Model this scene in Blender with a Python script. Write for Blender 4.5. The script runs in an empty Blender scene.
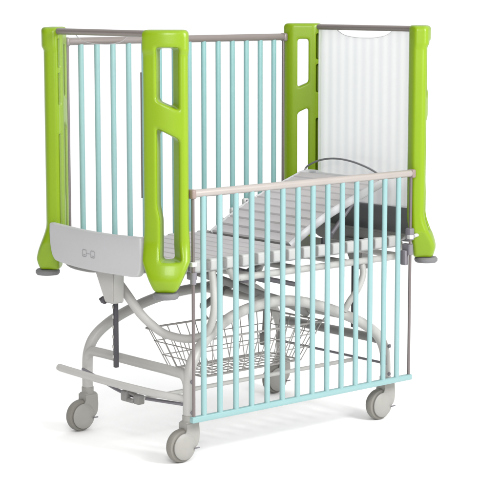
import bpy, bmesh, math, random
import numpy as np
from mathutils import Vector, Matrix
random.seed(4)
scn = bpy.context.scene
C = bpy.data.collections.new('crib'); scn.collection.children.link(C)

# ------------------------------------------------------------------ materials
def rgb(r, g, b):
    f = lambda c: (c/255/12.92) if c/255 <= .04045 else ((c/255+.055)/1.055)**2.4
    return (f(r), f(g), f(b), 1)

def mat(name, col, rough=.45, metal=0., var=.06, scale=18., bump=.0, bscale=250., coat=0., spec=.5):
    m = bpy.data.materials.new(name); m.use_nodes = True
    nt = m.node_tree; b = nt.nodes['Principled BSDF']
    tc = nt.nodes.new('ShaderNodeTexCoord'); n = nt.nodes.new('ShaderNodeTexNoise')
    n.inputs['Scale'].default_value = scale; n.inputs['Detail'].default_value = 5
    nt.links.new(tc.outputs['Object'], n.inputs['Vector'])
    mx = nt.nodes.new('ShaderNodeMix'); mx.data_type = 'RGBA'
    mx.inputs[6].default_value = tuple(c*(1-var) for c in col[:3])+(1,)
    mx.inputs[7].default_value = tuple(min(1, c*(1+var)) for c in col[:3])+(1,)
    nt.links.new(n.outputs['Fac'], mx.inputs[0]); nt.links.new(mx.outputs[2], b.inputs['Base Color'])
    mr = nt.nodes.new('ShaderNodeMapRange')
    mr.inputs['To Min'].default_value = rough*.85; mr.inputs['To Max'].default_value = min(1, rough*1.15)
    nt.links.new(n.outputs['Fac'], mr.inputs['Value']); nt.links.new(mr.outputs[0], b.inputs['Roughness'])
    b.inputs['Metallic'].default_value = metal; b.inputs['Coat Weight'].default_value = coat
    b.inputs['Specular IOR Level'].default_value = spec
    if bump:
        n2 = nt.nodes.new('ShaderNodeTexNoise'); n2.inputs['Scale'].default_value = bscale
        nt.links.new(tc.outputs['Object'], n2.inputs['Vector'])
        bp = nt.nodes.new('ShaderNodeBump'); bp.inputs['Strength'].default_value = bump; bp.inputs['Distance'].default_value = .002
        nt.links.new(n2.outputs['Fac'], bp.inputs['Height']); nt.links.new(bp.outputs[0], b.inputs['Normal'])
    return m

GREEN = mat('green_plastic', (.180, .290, .002, 1), .34, var=.05, scale=6, bump=.10, bscale=300, coat=.08, spec=.35)
CYAN = mat('pale_cyan_paint', (.205, .345, .350, 1), .35, var=.04, coat=.2)
TEAL = mat('teal_paint', (.19, .36, .355, 1), .35, var=.05)
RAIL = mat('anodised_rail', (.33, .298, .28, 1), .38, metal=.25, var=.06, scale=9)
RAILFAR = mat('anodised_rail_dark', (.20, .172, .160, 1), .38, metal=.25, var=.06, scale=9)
ROD = mat('steel_rod', (.17, .145, .145, 1), .35, metal=.5, var=.05)
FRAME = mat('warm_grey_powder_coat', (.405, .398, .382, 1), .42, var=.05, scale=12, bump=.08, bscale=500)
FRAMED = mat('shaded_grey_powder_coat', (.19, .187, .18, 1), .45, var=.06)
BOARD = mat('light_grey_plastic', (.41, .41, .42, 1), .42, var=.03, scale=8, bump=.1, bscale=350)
BOARD_SHADED = mat('shaded_grey_plastic', (.15, .15, .158, 1), .5, var=.08)  # foot board grey with the head board's shadow put into the colour
DECK = mat('deck_plastic', (.41, .385, .395, 1), .5, var=.07, scale=14, bump=.12, bscale=260)
WHITE = mat('white_plastic', (.43, .43, .425, 1), .4, var=.03)
EMBL = mat('emblem_grey', (.27, .27, .28, 1), .5, var=.04)
CAST = mat('caster_grey', (.29, .282, .262, 1), .48, var=.06, scale=25, bump=.1)
TYRE = mat('tyre_grey', (.205, .196, .175, 1), .65, var=.08, scale=30)
DARK = mat('dark_fittings', (.045, .042, .05, 1), .45, var=.1)
MID = mat('grey_fittings', (.16, .15, .17, 1), .45, var=.1)
BUMP = mat('bumper_rubber', (.14, .14, .145, 1), .55, var=.05)
WIRE = mat('basket_wire', (.33, .315, .30, 1), .35, metal=.3, var=.04)
HOOP = mat('chrome_hoop', (.2, .195, .21, 1), .3, metal=.5, var=.04)

CLIP = mat('clip_plastic', (.40, .40, .395, 1), .45, var=.03)
CAPM = mat('end_cap', (.22, .165, .15, 1), .45)
def acrylic(name, fac, reflect_bands):
    m = bpy.data.materials.new(name); m.use_nodes = True; nt = m.node_tree; nt.nodes.clear()
    out = nt.nodes.new('ShaderNodeOutputMaterial'); mix = nt.nodes.new('ShaderNodeMixShader')
    tr = nt.nodes.new('ShaderNodeBsdfTransparent'); tr.inputs[0].default_value = (1, 1, 1, 1)
    p = nt.nodes.new('ShaderNodeBsdfPrincipled'); p.inputs['Roughness'].default_value = .12
    nt.links.new(tr.outputs[0], mix.inputs[1]); nt.links.new(p.outputs[0], mix.inputs[2]); nt.links.new(mix.outputs[0], out.inputs[0])
    p.inputs['Base Color'].default_value = (.74, .745, .77, 1)
    mix.inputs[0].default_value = fac
    if reflect_bands:
        tc = nt.nodes.new('ShaderNodeTexCoord'); mp = nt.nodes.new('ShaderNodeMapping')
        mp.inputs['Scale'].default_value = (1, 1, .02); nt.links.new(tc.outputs['Object'], mp.inputs[0])
        w = nt.nodes.new('ShaderNodeTexWave'); w.wave_type = 'BANDS'; w.bands_direction = 'Y'  # wave bands paint reflections into the panel colour
        w.inputs['Scale'].default_value = 6.3; w.inputs['Distortion'].default_value = .8; w.inputs['Detail Scale'].default_value = .6
        nt.links.new(mp.outputs[0], w.inputs['Vector'])
        mx = nt.nodes.new('ShaderNodeMix'); mx.data_type = 'RGBA'
        mx.inputs[6].default_value = (.85, .855, .885, 1); mx.inputs[7].default_value = (.97, .97, .98, 1)
        nt.links.new(w.outputs['Fac'], mx.inputs[0]); nt.links.new(mx.outputs[2], p.inputs['Base Color'])
    return m
FROST = acrylic('frosted_acrylic', .60, True)
CLEAR = acrylic('clear_acrylic', .05, False)

# ------------------------------------------------------------------ mesh helpers
def link(name, bm, m, parent=None, smooth=True, loc=None):
    me = bpy.data.meshes.new(name)
    bmesh.ops.recalc_face_normals(bm, faces=bm.faces)
    bm.to_mesh(me); bm.free()
    if smooth:
        for p in me.polygons: p.use_smooth = True
        me.set_sharp_from_angle(angle=math.radians(38))
    me.materials.append(m)
    o = bpy.data.objects.new(name, me); C.objects.link(o); o.parent = parent
    if loc: o.location = loc
    return o

def box(bm, c, s, bev=.004, rot=None, seg=2):
    b = bmesh.new(); bmesh.ops.create_cube(b, size=1)
    bmesh.ops.scale(b, vec=s, verts=b.verts)
    if bev: bmesh.ops.bevel(b, geom=b.edges[:], offset=bev, segments=seg, affect='EDGES', profile=.5)
    M = Matrix.Translation(c) @ (rot.to_4x4() if rot else Matrix.Identity(4))
    bmesh.ops.transform(b, matrix=M, verts=b.verts); merge(bm, b)

def merge(bm, b):
    me = bpy.data.meshes.new('tmp'); b.to_mesh(me); b.free(); bm.from_mesh(me); bpy.data.meshes.remove(me)

def cr(pts, n=8):                       # Catmull-Rom through points
    P = [Vector(p) for p in pts]; P = [2*P[0]-P[1]]+P+[2*P[-1]-P[-2]]; out = []
    for i in range(1, len(P)-2):
        for k in range(n):
            t = k/n; a, b, c, d = P[i-1:i+3]
            out.append(.5*((2*b)+(c-a)*t+(2*a-5*b+4*c-d)*t*t+(3*b-a-3*c+d)*t**3))
    out.append(P[-2]); return out

def tube(bm, pts, r, seg=16, smooth_n=0, caps=True, flat=1.0, up=Vector((0, 0, 1)), taper=None, closed=False):
    P = cr(pts, smooth_n) if smooth_n else [Vector(p) for p in pts]
    rings = []; prev = None; n = len(P)
    for i, p in enumerate(P):
        if closed: t = (P[(i+1) % n]-P[i-1]).normalized()
        else: t = (P[min(i+1, n-1)]-P[max(i-1, 0)]).normalized()
        if prev is None:
            a = up if abs(t.dot(up)) < .95 else Vector((1, 0, 0))
            u = (a - t*a.dot(t)).normalized()
        else: u = (prev - t*prev.dot(t)).normalized()
        prev = u; v = t.cross(u)
        rr = r*(taper[0]+(taper[1]-taper[0])*i/(n-1) if taper else 1)
        rings.append([bm.verts.new(p+u*rr*math.cos(q)+v*rr*flat*math.sin(q)) for q in [2*math.pi*k/seg for k in range(seg)]])
    R = range(n if closed else n-1)
    for i in R:
        A, B = rings[i], rings[(i+1) % n]
        for k in range(seg): bm.faces.new((A[k], A[(k+1) % seg], B[(k+1) % seg], B[k]))
    if caps and not closed: bm.faces.new(rings[0][::-1]); bm.faces.new(rings[-1])

def lathe(bm, prof, c, axis='z', seg=40):      # prof: (radius, height)
    b = bmesh.new(); rings = []
    for r, h in prof: rings.append([b.verts.new((r*math.cos(2*math.pi*k/seg), r*math.sin(2*math.pi*k/seg), h)) for k in range(seg)])
    for A, B in zip(rings, rings[1:]):
        for k in range(seg): b.faces.new((A[k], A[(k+1) % seg], B[(k+1) % seg], B[k]))
    b.faces.new(rings[0][::-1]); b.faces.new(rings[-1])
    if axis == 'y': bmesh.ops.rotate(b, matrix=Matrix.Rotation(math.pi/2, 3, 'X'), verts=b.verts)
    if axis == 'x': bmesh.ops.rotate(b, matrix=Matrix.Rotation(math.pi/2, 3, 'Y'), verts=b.verts)
    bmesh.ops.translate(b, vec=c, verts=b.verts); merge(bm, b)

def prism(bm, outline, a0, a1, axis='x', bev=.003):   # outline in the two other axes
    b = bmesh.new()
    mk = {'x': lambda p, a: (a, p[0], p[1]), 'y': lambda p, a: (p[0], a, p[1]), 'z': lambda p, a: (p[0], p[1], a)}[axis]
    A = [b.verts.new(mk(p, a0)) for p in outline]; B = [b.verts.new(mk(p, a1)) for p in outline]
    n = len(A); b.faces.new(A[::-1]); b.faces.new(B)
    for i in range(n): b.faces.new((A[i], A[(i+1) % n], B[(i+1) % n], B[i]))
    bmesh.ops.recalc_face_normals(b, faces=b.faces)
    if bev:
        es = [e for e in b.edges if len(e.link_faces) == 2 and e.calc_face_angle(0) > .5]
        bmesh.ops.bevel(b, geom=es, offset=bev, segments=3, affect='EDGES', profile=.5, clamp_overlap=True)
    merge(bm, b)

def surface_nets(F, lo, hi, h):
    ax = [np.arange(lo[i], hi[i]+h, h) for i in range(3)]
    X, Y, Z = np.meshgrid(*ax, indexing='ij'); V = F(X, Y, Z); S = V < 0
    nx, ny, nz = V.shape
    cnt = np.zeros((nx-1, ny-1, nz-1)); acc = np.zeros((nx-1, ny-1, nz-1, 3))
    cs = [(a, b, c) for a in (0, 1) for b in (0, 1) for c in (0, 1)]
    sl = lambda a, n: slice(a, n-1+a)
    for p in cs:
        for d in range(3):
            if p[d]: continue
            q = list(p); q[d] = 1
            v0 = V[sl(p[0], nx), sl(p[1], ny), sl(p[2], nz)]; v1 = V[sl(q[0], nx), sl(q[1], ny), sl(q[2], nz)]
            m = (v0 < 0) != (v1 < 0); t = np.where(m, v0/np.where(m, v0-v1, 1), 0)
            cnt += m
            for k in range(3): acc[..., k] += m*(p[k]+(t if k == d else 0))
    act = cnt > 0; idx = -np.ones(cnt.shape, int); idx[act] = np.arange(act.sum())
    ii = np.argwhere(act); co = (ii + acc[act]/cnt[act][:, None])*h + np.array(lo)
    faces = []
    for d in range(3):
        a, b = [(1, 2), (2, 0), (0, 1)][d]
        q = [slice(None)]*3; r = [slice(None)]*3; q[d] = slice(0, -1); r[d] = slice(1, None)
        s0, s1 = S[tuple(q)], S[tuple(r)]
        for P in np.argwhere(s0 != s1):
            if P[a] == 0 or P[b] == 0: continue
            c = []
            for da, db in ((-1, -1), (0, -1), (0, 0), (-1, 0)):
                w = P.copy(); w[a] += da; w[b] += db
                if w[a] >= cnt.shape[a] or w[b] >= cnt.shape[b]: break
                c.append(idx[tuple(w)])
            if len(c) == 4 and min(c) >= 0: faces.append(c if s0[tuple(P)] else c[::-1])
    return co.tolist(), [[int(i) for i in f] for f in faces]

def smax(a, b, k): h = np.clip(.5+.5*(a-b)/k, 0, 1); return b*(1-h)+a*h+k*h*(1-h)
def ss(t): t = np.clip(t, 0, 1); return t*t*(3-2*t)
def smin(a, b, k): return -smax(-a, -b, k)

# ------------------------------------------------------------------ the crib
crib = bpy.data.objects.new('hospital_crib', None); C.objects.link(crib)
crib['label'] = 'wheeled hospital crib with lime green corner posts and pale blue bars, front side lowered'
crib['category'] = 'hospital crib'

HL, HW = .6406, .3389
# corner post: a moulded plate set diagonally across the corner. u along the plate (+ to the long side), d outwards
def post_sdf(U, D, Z):
    hw = .079 + .006*ss((.90-Z)/.14) - .046*np.clip((.762-Z)/.110, 0, 1)**1.1
    hw = hw + .003*np.clip((Z-1.49)/.02, 0, 1)
    f = np.abs(U)-hw
    f = smax(f, Z-1.582, .02); f = smax(f, .652-Z, .018)
    out = .042 + .008*np.clip((Z-1.495)/.015, 0, 1) - 2.6*U*U + .040*ss((.84-Z)/.15)
    out = out - .010*ss((.70-Z)/.05)
    f = smax(f, D-out, .016)
    f = smax(f, np.abs(U)-(.052+1.35*(D+.036)), .012)
    f = smax(f, -.036-D+.026*ss((.82-Z)/.15), .014)
    t = np.clip((D+.036)/.08, 0, 1)                         # 0 inner face .. 1 outer face: the openings flare outwards
    u0 = -.023-.008*t; u1 = .019+.037*t
    uc, uh = (u0+u1)/2, (u1-u0)/2
    h1 = np.abs(U-uc)-uh
    up = smax(h1, Z-(1.515+.006*t), .012); up = smax(up, (1.322-.006*t)-.45*(U-uc)-Z, .014)
    wav = .010*ss((.97-Z)/.07)
    h2 = smax(U-u1, u0+wav-U, .006)
    lo = smax(h2, Z-((1.212+.006*t)-.50*(U-uc)), .014); lo = smax(lo, (.765-.004*t)-Z, .014)
    gr = smax(smax(np.abs(U+.063)-.0062, D-.012, .003), smin(smin(np.abs(Z-1.485)-.055, np.abs(Z-1.35)-.060, .002), np.abs(Z-.985)-.195, .002), .006)
    return smax(smax(smax(f, -up, .010), -lo, .010), -gr, .004)
vco, vfa = surface_nets(post_sdf, (-.10, -.06, .64), (.10, .09, 1.60), .0036)
def post_mesh(mirror):
    me = bpy.data.meshes.new('corner_post')
    co = [((-x if mirror else x), y, z) for x, y, z in vco]
    me.from_pydata(co, [], [f[::-1] if mirror else f for f in vfa]); me.materials.append(GREEN)
    for p in me.polygons: p.use_smooth = True
    bm = bmesh.new(); bm.from_mesh(me); bmesh.ops.recalc_face_normals(bm, faces=bm.faces)
    bmesh.ops.smooth_vert(bm, verts=bm.verts, factor=.5, use_axis_x=True, use_axis_y=True, use_axis_z=True); bm.to_mesh(me); bm.free()
    return me
pm = [post_mesh(False), post_mesh(True)]
bmp = bmesh.new(); lathe(bmp, [(.030, -.012), (.042, -.011), (.047, -.004), (.047, .004), (.042, .010), (.028, .012)], (0, .043, .641))
bumper_me = None
for sx in (-1, 1):
    for sy in (-1, 1):
        d = Vector((sx, sy, 0)).normalized(); u = Vector((-sx, sy, 0)).normalized()   # towards the long side
        # local y = d ; local x must keep a right-handed frame
        ux = Vector((d.y, -d.x, 0)); mir = ux.dot(u) < 0
        o = bpy.data.objects.new('corner_post', pm[1 if mir else 0]); C.objects.link(o); o.parent = crib
        o.location = (sx*HL, sy*HW, 0); o.rotation_euler = (0, 0, math.atan2(ux.y, ux.x))
        if bumper_me is None:
            b = link('bumper_disc', bmp, BUMP, o); bumper_me = b.data
        else:
            b = bpy.data.objects.new('bumper_disc', bumper_me); C.objects.link(b); b.parent = o

# end rails and end panels
for sx, nm in ((-1, 'foot'), (1, 'head')):
    bm = bmesh.new(); x = sx*.672
    tube(bm, [(x, -.292, 1.567), (x, .292, 1.567)], .0118, 16)
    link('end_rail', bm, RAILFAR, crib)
    bm = bmesh.new(); x = sx*.672; b = bmesh.new()
    ol = [(-.272, .84 if sx > 0 else .835), (.272, .84 if sx > 0 else .835), (.272, 1.558)]
    y0, y1 = (.150, -.150)
    cv = cr([(x, .162, 1.558), (x, .148, 1.548), (x, .112, 1.534), (x, .05, 1.526), (x, 0, 1.525), (x, -.05, 1.526), (x, -.112, 1.534), (x, -.148, 1.548), (x, -.162, 1.558)], 5)
    ol += [(p.y, p.z) for p in cv] + [(-.272, 1.558)]
    prism(bm, ol, x-.003, x+.003, 'x', 0)
    p = link('acrylic_end_panel', bm, FROST if sx > 0 else CLEAR, crib, smooth=False)
    bm = bmesh.new(); tube(bm, cv, .0014, 8); link('panel_edge_line', bm, BOARD, p)
    if sx < 0:
        for y in (-.236,):
            bm = bmesh.new(); tube(bm, [(x, y, .98), (x, y, 1.43)], .0028, 8); link('panel_edge_line', bm, ROD, p)  # added rod draws the dark refracted line of the clear panel's edge

# side panels: one raised at the back, one lowered at the front
def side_panel(y, z0, z1, barmat, railmat, label, low):
    bm = bmesh.new()
    box(bm, (-.003, y, z0), (1.145, .022, .024), .006)
    p = link('side_panel', bm, barmat, crib); p['label'] = label
    bm = bmesh.new()
    tube(bm, [(-.566, y, z1), (.558, y, z1)], .0145, 18, flat=.95)
    h = link('handrail', bm, railmat, p)
    for x in (-.566, .560):
        bm = bmesh.new(); box(bm, (x, y, z1-.001), (.020, .034, .034), .007, seg=3)
        link('rail_end_cap', bm, CAPM if low else railmat, p)
    me = None
    for i in range(14):
        x = -.5145 + i*.0770 + (0 if low else .016)
        if me is None:
            bm = bmesh.new(); tube(bm, [(0, 0, z0+.008), (0, 0, z1-.008)], .0118, 14, flat=.78, up=Vector((1, 0, 0)))
            b = link('bar', bm, barmat, p); me = b.data
        else:
            b = bpy.data.objects.new('bar', me); C.objects.link(b); b.parent = p
        b.location = (x, y, 0)
    for x in (-.562, .556):
        bm = bmesh.new(); tube(bm, [(x, y, z0+.005), (x, y, z1-.005)], .0062, 12)
        link('guide_rod', bm, ROD, p)
    return p
near = side_panel(-.3902, .173, 1.000, CYAN, RAIL, 'lowered near side with pale blue bars', True)
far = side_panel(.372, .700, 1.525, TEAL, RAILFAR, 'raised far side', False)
# rail sliders and clamps on the near guide rods
for x, m in ((-.562, MID), (.556, MID)):
    bm = bmesh.new(); tube(bm, [(x, -.3902, .672), (x, -.3902, .715)], .0115, 14)
    box(bm, (x+(.012 if x < 0 else .004), -.368, .70), (.022, .036, .03), .004)
    if x > 0:
        box(bm, (x+.003, -.385, .755), (.026, .03, .05), .006); box(bm, (x-.012, -.37, .66), (.02, .03, .06), .005)
    s = link('slider_clamp', bm, m, crib)
    bm = bmesh.new(); box(bm, (x-.002, -.392, .745), (.024, .022, .018), .005)
    if x > 0: tube(bm, [(x+.01, -.40, .748), (x+.045, -.395, .752)], .008, 10)
    link('clamp_block', bm, WHITE, s)

# head and foot boards
def board(sx, m):
    x = sx*.706; bm = bmesh.new()
    pts = []
    top = [(-.285+.57*i/16) for i in range(17)]
    for y in top: pts.append((y, (.845 - .008*y/.285*0) - .009*math.cos(y/.285*math.pi/2)))
    low = cr([(0, .2865, .81), (0, .284, .77), (0, .275, .733), (0, .262, .712), (0, .235, .700), (0, .12, .692), (0, 0, .690), (0, -.12, .692), (0, -.24, .696), (0, -.268, .706), (0, -.280, .728), (0, -.286, .77), (0, -.2865, .81)], 3)
    pts += [(p.y, p.z) for p in low]
    b = bmesh.new(); prism(b, pts, x-.014, x+.014, 'x', .007)
    merge(bm, b)
    o = link('end_board', bm, m, crib)
    # inner lip below the board
    bm = bmesh.new()
    l2 = cr([(0, .285, .735), (0, .265, .695), (0, .22, .672), (0, .12, .668), (0, .05, .674), (0, 0, .690), (0, -.12, .700), (0, -.24, .705), (0, -.285, .735)], 3)
    prism(bm, [(p.y, p.z) for p in l2], sx*.655-.018, sx*.655+.018, 'x', .008)
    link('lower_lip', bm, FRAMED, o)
    return o
fb = board(-1, BOARD); hb = board(1, BOARD_SHADED)
# emblem on the foot board: two small rounded outlines
for y in (.056, .004):
    bm = bmesh.new(); x = -.7205
    s, q = .0125, .0035
    loop = [(x, y-s, .752-s+q), (x, y-s, .752+s-q), (x, y-s+q, .752+s), (x, y+s-q, .752+s), (x, y+s, .752+s-q), (x, y+s, .752-s+q), (x, y+s-q, .752-s), (x, y-s+q, .752-s)]
    tube(bm, loop, .0013, 8, closed=True)
    tube(bm, [(x, y-.006, .746), (x, y+.006, .746)], .0009, 6)
    link('emblem', bm, EMBL, fb)
bm = bmesh.new(); tube(bm, [(-.7205, .0185, .752), (-.7205, .0415, .752)], .0009, 6); link('emblem', bm, EMBL, fb)

# lift column brackets at both ends
for sx in (-1, 1):
    bm = bmesh.new(); b = bmesh.new()
    X0, X1 = sx*.668, sx*.615
    T = [(X0, .072), (X0, -.052), (X1, -.052), (X1, .072)]; Bt = [(X0, .004), (X0, -.048), (X1, -.048), (X1, .004)]
    A = [b.verts.new((p[0], p[1], .690)) for p in T]; M_ = [b.verts.new((p[0], p[1], .566)) for p in Bt]
    b.faces.new(A); b.faces.new(M_[::-1])
    for i in range(4): b.faces.new((A[i], M_[i], M_[(i+1) % 4], A[(i+1) % 4]))
    bmesh.ops.recalc_face_normals(b, faces=b.faces)
    bmesh.ops.bevel(b, geom=b.edges[:], offset=.005, segments=2, affect='EDGES'); merge(bm, b)
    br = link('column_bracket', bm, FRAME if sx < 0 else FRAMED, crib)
    bm = bmesh.new(); box(bm, (sx*.622, -.002, .445), (.016, .016, .262), .002)
    st = link('height_strip', bm, DARK, br)
    for k in range(6):
        bm = bmesh.new(); box(bm, (sx*.6305, .004, .545-.038*k), (.004, .008, .012), .001); link('strip_slot', bm, FRAME, st)
    if sx < 0:
        bm = bmesh.new(); lathe(bm, [(.006, -.025), (.008, -.01), (.014, -.008), (.015, .004), (.010, .010)], (-.655, .024, .572), 'y', 20)
        link('knob', bm, DARK, br)

# mattress deck
DZ = .735
bm = bmesh.new()
for sy in (-1, 1):
    tube(bm, [(-.505 if sy > 0 else -.27, sy*.300, .655), (.56, sy*.300, .655)], .0135, 14, flat=1)
    q = -.505 if sy > 0 else -.27; tube(bm, [(q, sy*.300, .655), (q-.025, sy*.30, .66), (q-.05, sy*.30, .70)], .0135, 14)
    tube(bm, [(.56, sy*.300, .655), (.585, sy*.30, .66), (.605, sy*.30, .70)], .0135, 14)
for x in (-.20, .05, .30, .59): tube(bm, [(x, -.30, .655), (x, .30, .655)], .0125, 12)
sub = link('deck_support_frame', bm, FRAME, crib)
bm = bmesh.new()
for sy in (-1, 1): box(bm, (0, sy*.300, .704), (1.20, .016, .020), .004)
deck = link('mattress_deck', bm, WHITE, crib)
bm = bmesh.new()
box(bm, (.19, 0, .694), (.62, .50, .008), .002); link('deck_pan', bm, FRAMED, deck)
# ribbed slats, each one slightly crowned with a raised lip
def slat_mesh(w, L):
    bm = bmesh.new(); prof = [(-w/2, -.008), (-w/2, .004), (-w/2+.006, .009), (-w/4, .0075), (0, .006), (w/4, .0075), (w/2-.006, .009), (w/2, .004), (w/2, -.008)]
    prism(bm, prof, -L/2, L/2, 'y', 0)
    return bm
me = None; n = 0
for i in range(8):
    x = -.560+.0785*i
    if me is None: s = link('deck_slat', slat_mesh(.0735, .585), DECK, deck, loc=(x, 0, DZ)); me = s.data
    else:
        s = bpy.data.objects.new('deck_slat', me); C.objects.link(s); s.parent = deck; s.location = (x, 0, DZ)
me = None
for i in range(15):
    for sy in (-1, 1):
        x = -.5555+.0772*i
        if me is None:
            bm = bmesh.new(); box(bm, (0, 0, 0), (.0515, .030, .044), .008, seg=3)
            s = link('slat_clip', bm, CLIP, deck); me = s.data
        else: s = bpy.data.objects.new('slat_clip', me); C.objects.link(s); s.parent = deck
        s.location = (x, sy*.312, .722)
me = None
for i in range(14):
    x = -.5555+.0772*(i+.5)
    if me is None:
        bm = bmesh.new(); box(bm, (0, 0, 0), (.0265, .018, .034), .007, seg=3); s = link('clip_gap_shade', bm, FRAMED, deck); me = s.data  # solid dark block stands in for the shade between two clips
    else: s = bpy.data.objects.new('clip_gap_shade', me); C.objects.link(s); s.parent = deck
    s.location = (x, -.3205, .722)
# raised backrest
prof = cr([(.045, 0, .744), (.125, 0, .790), (.235, 0, .845), (.36, 0, .893), (.47, 0, .930), (.54, 0, .954)], 8)
def pt(s):
    L = [0.]
    for a, b in zip(prof, prof[1:]): L.append(L[-1]+(b-a).length)
    t = s*L[-1]
    for i in range(len(L)-1):
        if t <= L[i+1]+1e-9:
            f = (t-L[i])/(L[i+1]-L[i]); p = prof[i].lerp(prof[i+1], f); return p, (prof[i+1]-prof[i]).normalized()
bm = bmesh.new()
for sy in (-1, 1):
    pp = [Vector((p.x, sy*.238, p.z-.007)) for p in prof]
    if True:
        e = pp[-1]; pp += cr([e+Vector((.02, -sy*.004, .004)), e+Vector((.035, -sy*.022, .006)), e+Vector((.038, -sy*.06, .006))], 4)
    tube(bm, pp, .017, 14, flat=.6)
tube(bm, [(.576, -.19, .950), (.576, .19, .950)], .012, 12)
back = link('backrest_frame', bm, BOARD, crib)
sb = slat_mesh(.053, .462); me = None
NB = 10
for i in range(NB):
    p, t = pt((i+.5)/NB)
    if me is None: s = link('backrest_slat', sb, DECK, back); me = s.data
    else: s = bpy.data.objects.new('backrest_slat', me); C.objects.link(s); s.parent = back
    s.location = p; s.rotation_euler = (0, -math.atan2(t.z, t.x), 0)
for k in (.10, .24, .38):
    p, t = pt(k); bm = bmesh.new(); box(bm, (0, 0, 0), (.030, .02, .030), .008, seg=3)
    s = link('backrest_clip', bm, WHITE, back, loc=(p.x+.02, .258, p.z+.012))
    bm = bmesh.new(); box(bm, (p.x+.02, .247, p.z+.014), (.012, .010, .014), .003); link('backrest_clip_hole', bm, MID, back)
# curved closing panel under the backrest edge, pivot and gas spring
for y in (-.20, .20):
    bm = bmesh.new(); tube(bm, [(.24, y, .70), (.44, y, .895)], .009, 12); link('backrest_strut', bm, MID, crib)
bm = bmesh.new(); lathe(bm, [(.010, -.01), (.011, 0), (.010, .012)], (.195, -.30, .775), 'y', 18); box(bm, (.165, -.30, .750), (.014, .014, .035), .003)
link('pivot', bm, DARK, crib)
# mattress retaining hoop at the head
bm = bmesh.new()
tube(bm, [(.572, .22, .945), (.585, .262, .955), (.596, .26, .978), (.60, .19, 1.008), (.60, .10, 1.022), (.60, .0, 1.018), (.60, -.10, .998), (.598, -.165, .975), (.594, -.195, .950), (.580, -.185, .930)], .0042, 10, 6)
link('mattress_hoop', bm, HOOP, crib)

# ------------------------------------------------------------------ chassis: two arched sides and two end bars
bm = bmesh.new()
R = .0205
for sy in (-1, 1):
    pth = [(-.527, .3165, .145), (-.527, .3165, .25), (-.522, .314, .315), (-.497, .306, .372), (-.44, .290, .422), (-.36, .270, .464), (-.25, .247, .502), (-.12, .228, .522), (.0, .222, .526),
           (.11, .228, .512), (.22, .247, .480), (.32, .270, .438), (.40, .290, .395), (.462, .306, .345), (.492, .314, .285), (.498, .3165, .22), (.498, .3165, .145)]
    if sy > 0: pth[9:13] = [(.11, .228, .526), (.22, .247, .512), (.33, .270, .466), (.41, .290, .405)]
    tube(bm, [(x, sy*y, z) for x, y, z in pth], R, 18, 6, flat=1.05)
frame = link('chassis', bm, FRAME, crib)
for x, z in ((-.527, .322), (.492, .322)):
    bm = bmesh.new(); s = -1 if x < 0 else 1
    tube(bm, [(x, -.3165, z-.10), (x, -.314, z-.045), (x, -.294, z-.008), (x, -.24, z), (x, 0, z), (x, .24, z), (x, .294, z-.008), (x, .314, z-.045), (x, .3165, z-.10)], .0185, 16, 6)
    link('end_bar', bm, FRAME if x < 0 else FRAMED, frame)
# curved lift arms between deck and chassis
bm = bmesh.new()
A1 = [(-.612, .04, .68), (-.60, .023, .645), (-.58, -.024, .585), (-.555, -.065, .522), (-.525, -.099, .478), (-.495, -.140, .446), (-.46, -.21, .434), (-.435, -.265, .444), (-.42, -.305, .478), (-.41, -.325, .55), (-.40, -.31, .64), (-.40, -.30, .70)]
tube(bm, A1, .0155, 14, 6, flat=1.1, taper=(1.2, .85))
link('lift_arm', bm, FRAME, frame)
bm = bmesh.new(); tube(bm, [(.385, -.29, .645), (.383, -.30, .60), (.355, -.30, .545), (.315, -.295, .50), (.30, -.28, .46)], .013, 14, 6); link('lift_arm', bm, FRAME, frame)
bm = bmesh.new(); tube(bm, [(.385, .29, .645), (.383, .30, .60), (.355, .30, .545), (.315, .295, .50), (.30, .28, .46)], .013, 14, 6); link('lift_arm', bm, FRAME, frame)
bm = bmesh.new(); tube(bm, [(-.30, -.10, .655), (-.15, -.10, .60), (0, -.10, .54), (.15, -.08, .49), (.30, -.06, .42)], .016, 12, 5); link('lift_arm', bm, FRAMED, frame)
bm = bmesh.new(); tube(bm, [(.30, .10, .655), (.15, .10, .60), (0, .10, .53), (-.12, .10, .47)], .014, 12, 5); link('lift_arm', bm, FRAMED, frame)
bm = bmesh.new(); tube(bm, [(0, -.222, .52), (0, .222, .52)], .016, 14); link('cross_tube', bm, FRAME, frame)
bm = bmesh.new(); tube(bm, [(.30, -.262, .44), (.30, .262, .44)], .014, 14); link('cross_tube', bm, FRAME, frame)
# actuator with motor
bm = bmesh.new(); tube(bm, [(-.12, -.12, .640), (.06, -.08, .590)], .018, 14); tube(bm, [(.06, -.08, .590), (.24, -.05, .545)], .010, 12)
box(bm, (-.085, -.14, .622), (.07, .04, .045), .008)
link('actuator', bm, MID, frame)
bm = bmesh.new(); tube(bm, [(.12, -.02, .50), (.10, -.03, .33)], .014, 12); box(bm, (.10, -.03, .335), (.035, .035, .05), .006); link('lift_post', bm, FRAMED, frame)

# bolt heads on the legs
for x in (-.527, .498):
    for z in (.30, .185):
        bm = bmesh.new(); lathe(bm, [(.0075, 0), (.0085, .002), (.0085, .005), (.006, .0075), (.002, .008)][::-1], (0, 0, 0), 'y', 6)
        link('bolt_head', bm, MID, frame, loc=(x, -.3165-.0185, z))
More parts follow.
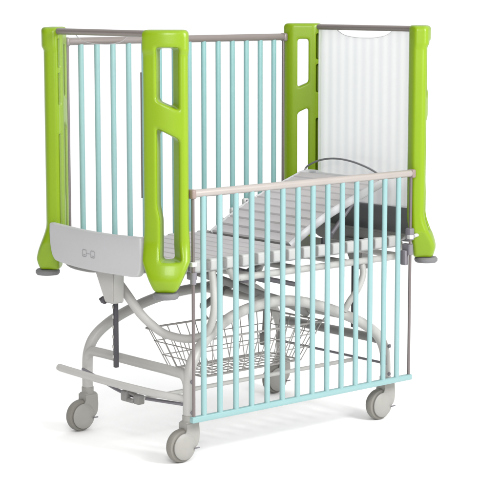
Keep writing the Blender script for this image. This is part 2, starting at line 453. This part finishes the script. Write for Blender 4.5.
# casters
def caster(x, y, lab=None):
    root_b = bmesh.new()
    tube(root_b, [(0, 0, .148), (0, 0, .172)], .0235, 20)
    box(root_b, (.002, 0, .130), (.058, .046, .044), .008, seg=3)
    # twin fork cheeks that drop to the axle
    for sy in (-1, 1):
        ol = cr([(.030, 0, .145), (.033, 0, .10), (.026, 0, .066), (.0, 0, .045), (-.035, 0, .037), (-.060, 0, .052), (-.064, 0, .075), (-.045, 0, .098), (-.028, 0, .120), (-.027, 0, .145)], 4)
        prism(root_b, [(p.x, p.z) for p in ol], sy*.0215-.004, sy*.0215+.004, 'y', .002)
    k = link('caster', root_b, CAST, crib, loc=(x, y, 0))
    wb = bmesh.new()
    lathe(wb, [(.040, -.0165), (.052, -.0170), (.0590, -.0145), (.0622, -.008), (.0625, 0), (.0622, .008), (.0590, .0145), (.052, .0170), (.040, .0165)], (-.036, 0, .0628), 'y', 48)
    link('wheel', wb, TYRE, k)
    cb = bmesh.new()
    for sy in (-1, 1): lathe(cb, [(.049, 0), (.050, .006), (.046, .0095), (.020, .0125), (.006, .013)] if sy < 0 else [(.006, -.013), (.020, -.0125), (.046, -.0095), (.050, -.006), (.049, 0)], (-.036, sy*.0190, .0628), 'y', 40)
    link('wheel_cover', cb, CAST, k)
    lb = bmesh.new(); box(lb, (.012, -.0345, .053), (.024, .006, .005), .002); link('brake_lever', lb, MID, k)
    return k
for x, y in ((-.527, .3165), (-.527, -.3165), (.498, -.3165), (.498, .3165)): caster(x, y)

# brake pedal at the foot and its linkage
bm = bmesh.new()
tube(bm, [(-.709, .242, .286), (-.69, .16, .277), (-.655, .0, .262), (-.60, -.20, .246), (-.533, -.313, .232)], .0145, 16, 6, flat=.75)
tube(bm, [(-.709, .242, .286), (-.7105, .250, .287)], .0125, 16)
ped = link('brake_pedal', bm, FRAME, crib)
bm = bmesh.new(); tube(bm, [(-.56, .30, .250), (-.60, .145, .246), (-.615, .0, .226), (-.60, -.10, .214), (-.54, -.305, .212)], .0065, 10, 6); link('pedal_rod', bm, MID, ped)
bm = bmesh.new(); box(bm, (-.622, -.060, .216), (.026, .034, .042), .006); box(bm, (-.61, -.125, .210), (.032, .034, .036), .006); lathe(bm, [(.004, -.024), (.009, -.020), (.009, .020), (.004, .024)], (-.622, -.085, .202), 'y', 16); tube(bm, [(-.62, -.06, .235), (-.60, -.14, .212)], .009, 10); link('pedal_clamp', bm, FRAMED, ped)
bm = bmesh.new(); tube(bm, [(-.60, -.135, .214), (.498, -.135, .214)], .0085, 12); link('linkage_rod', bm, FRAME, ped)
bm = bmesh.new(); tube(bm, [(.498, -.315, .225), (.498, .315, .225)], .0055, 10); link('linkage_rod', bm, MID, ped)

# wire basket under the deck
bm = bmesh.new(); w = .0021
x0, x1, yb, zt, zb_ = -.345, .29, .172, .405, .245
def rr(z, ins, r): tube(bm, [(x0+ins, -yb+ins, z), (x1-ins, -yb+ins, z), (x1-ins, yb-ins, z), (x0+ins, yb-ins, z)], r, 8, closed=True)
rr(zt, 0, .0042); rr(.355, .022, w); rr(.30, .045, w); rr(zb_, .065, .0035)
ins = .065
N = 14
for k in range(N):
    xt = x0+.01+(x1-x0-.02)*k/(N-1); xb = x0+ins+(x1-x0-2*ins)*k/(N-1)
    tube(bm, [(xt, -yb, zt), (xb, -yb+ins, zb_), (xb, yb-ins, zb_), (xt, yb, zt)], w, 6)
for k in range(6):
    yt = -yb+2*yb*(k+.5)/6; ybm = (yb-ins)*(-1+2*(k+.5)/6)
    tube(bm, [(x0, yt, zt), (x0+ins, ybm, zb_), (x1-ins, ybm, zb_), (x1, yt, zt)], w, 6)
for x in (x0+.01, -.03, x1-.01):
    for sy in (-1, 1): tube(bm, [(x, sy*yb, zt), (x, sy*(yb+.02), zt+.02), (x, sy*(yb+.05), zt+.055)], .003, 8)
link('storage_basket', bm, WIRE, crib)

# ------------------------------------------------------------------ studio floor
bm = bmesh.new()
bmesh.ops.create_grid(bm, x_segments=2, y_segments=2, size=400)
fl = link('studio_floor', bm, mat('seamless_white', (.93, .93, .93, 1), .9, var=.004, scale=.4, spec=.0), None, smooth=False)
fl['kind'] = 'structure'; fl.location = (0, 0, 0)

# ------------------------------------------------------------------ light
W = bpy.data.worlds.new('World'); scn.world = W; W.use_nodes = True
bg = W.node_tree.nodes['Background']; bg.inputs[0].default_value = (1, 1, 1, 1); bg.inputs[1].default_value = 1.0
nt = W.node_tree; tc = nt.nodes.new('ShaderNodeTexCoord'); sp = nt.nodes.new('ShaderNodeSeparateXYZ'); ml = nt.nodes.new('ShaderNodeMath'); ml.operation = 'MULTIPLY_ADD'
ml.inputs[1].default_value = 1.35; ml.inputs[2].default_value = .26; mx_ = nt.nodes.new('ShaderNodeMath'); mx_.operation = 'MULTIPLY_ADD'; mx_.inputs[1].default_value = .45; my_ = nt.nodes.new('ShaderNodeMath'); my_.operation = 'MULTIPLY_ADD'; my_.inputs[1].default_value = -.2; my_.use_clamp = False; nt.links.new(tc.outputs['Generated'], sp.inputs[0]); nt.links.new(sp.outputs['Z'], ml.inputs[0]); nt.links.new(sp.outputs['X'], mx_.inputs[0]); nt.links.new(ml.outputs[0], mx_.inputs[2]); nt.links.new(sp.outputs['Y'], my_.inputs[0]); nt.links.new(mx_.outputs[0], my_.inputs[2])
mz_ = nt.nodes.new('ShaderNodeMath'); mz_.operation = 'MAXIMUM'; mz_.inputs[1].default_value = .02; nt.links.new(my_.outputs[0], mz_.inputs[0]); nt.links.new(mz_.outputs[0], bg.inputs[1])
def area(name, loc, target, size, power, col=(1, 1, 1)):
    l = bpy.data.lights.new(name, 'AREA'); l.shape = 'SQUARE'; l.size = size; l.energy = power; l.color = col
    o = bpy.data.objects.new(name, l); C.objects.link(o); o.location = loc; o['kind'] = 'structure'
    o.rotation_euler = (Vector(target)-Vector(loc)).to_track_quat('-Z', 'Y').to_euler()
    return o
area('softbox', (-2.6, -2.6, 2.3), (-.3, -.2, .8), 1.1, 62, (1, .985, .965))
area('softbox', (.5, -3.2, 2.3), (.2, -.1, .9), 1.1, 110, (1, 1, 1))

# ------------------------------------------------------------------ camera
cam = bpy.data.cameras.new('camera'); co = bpy.data.objects.new('camera', cam); C.objects.link(co)
cam.sensor_width = 36; cam.lens = 1781.0082/500*36; cam.clip_end = 2000
co.location = (-4.549, -5.3015, 1.7108)
yaw, pitch = math.radians(49.0802), math.radians(-8.2206)
co.rotation_euler = (math.pi/2+pitch, 0, yaw-math.pi/2)
scn.camera = co
scn.view_settings.view_transform = 'Standard'; scn.view_settings.look = 'None'; scn.view_settings.exposure = 0
scn.cycles.transparent_max_bounces = 24
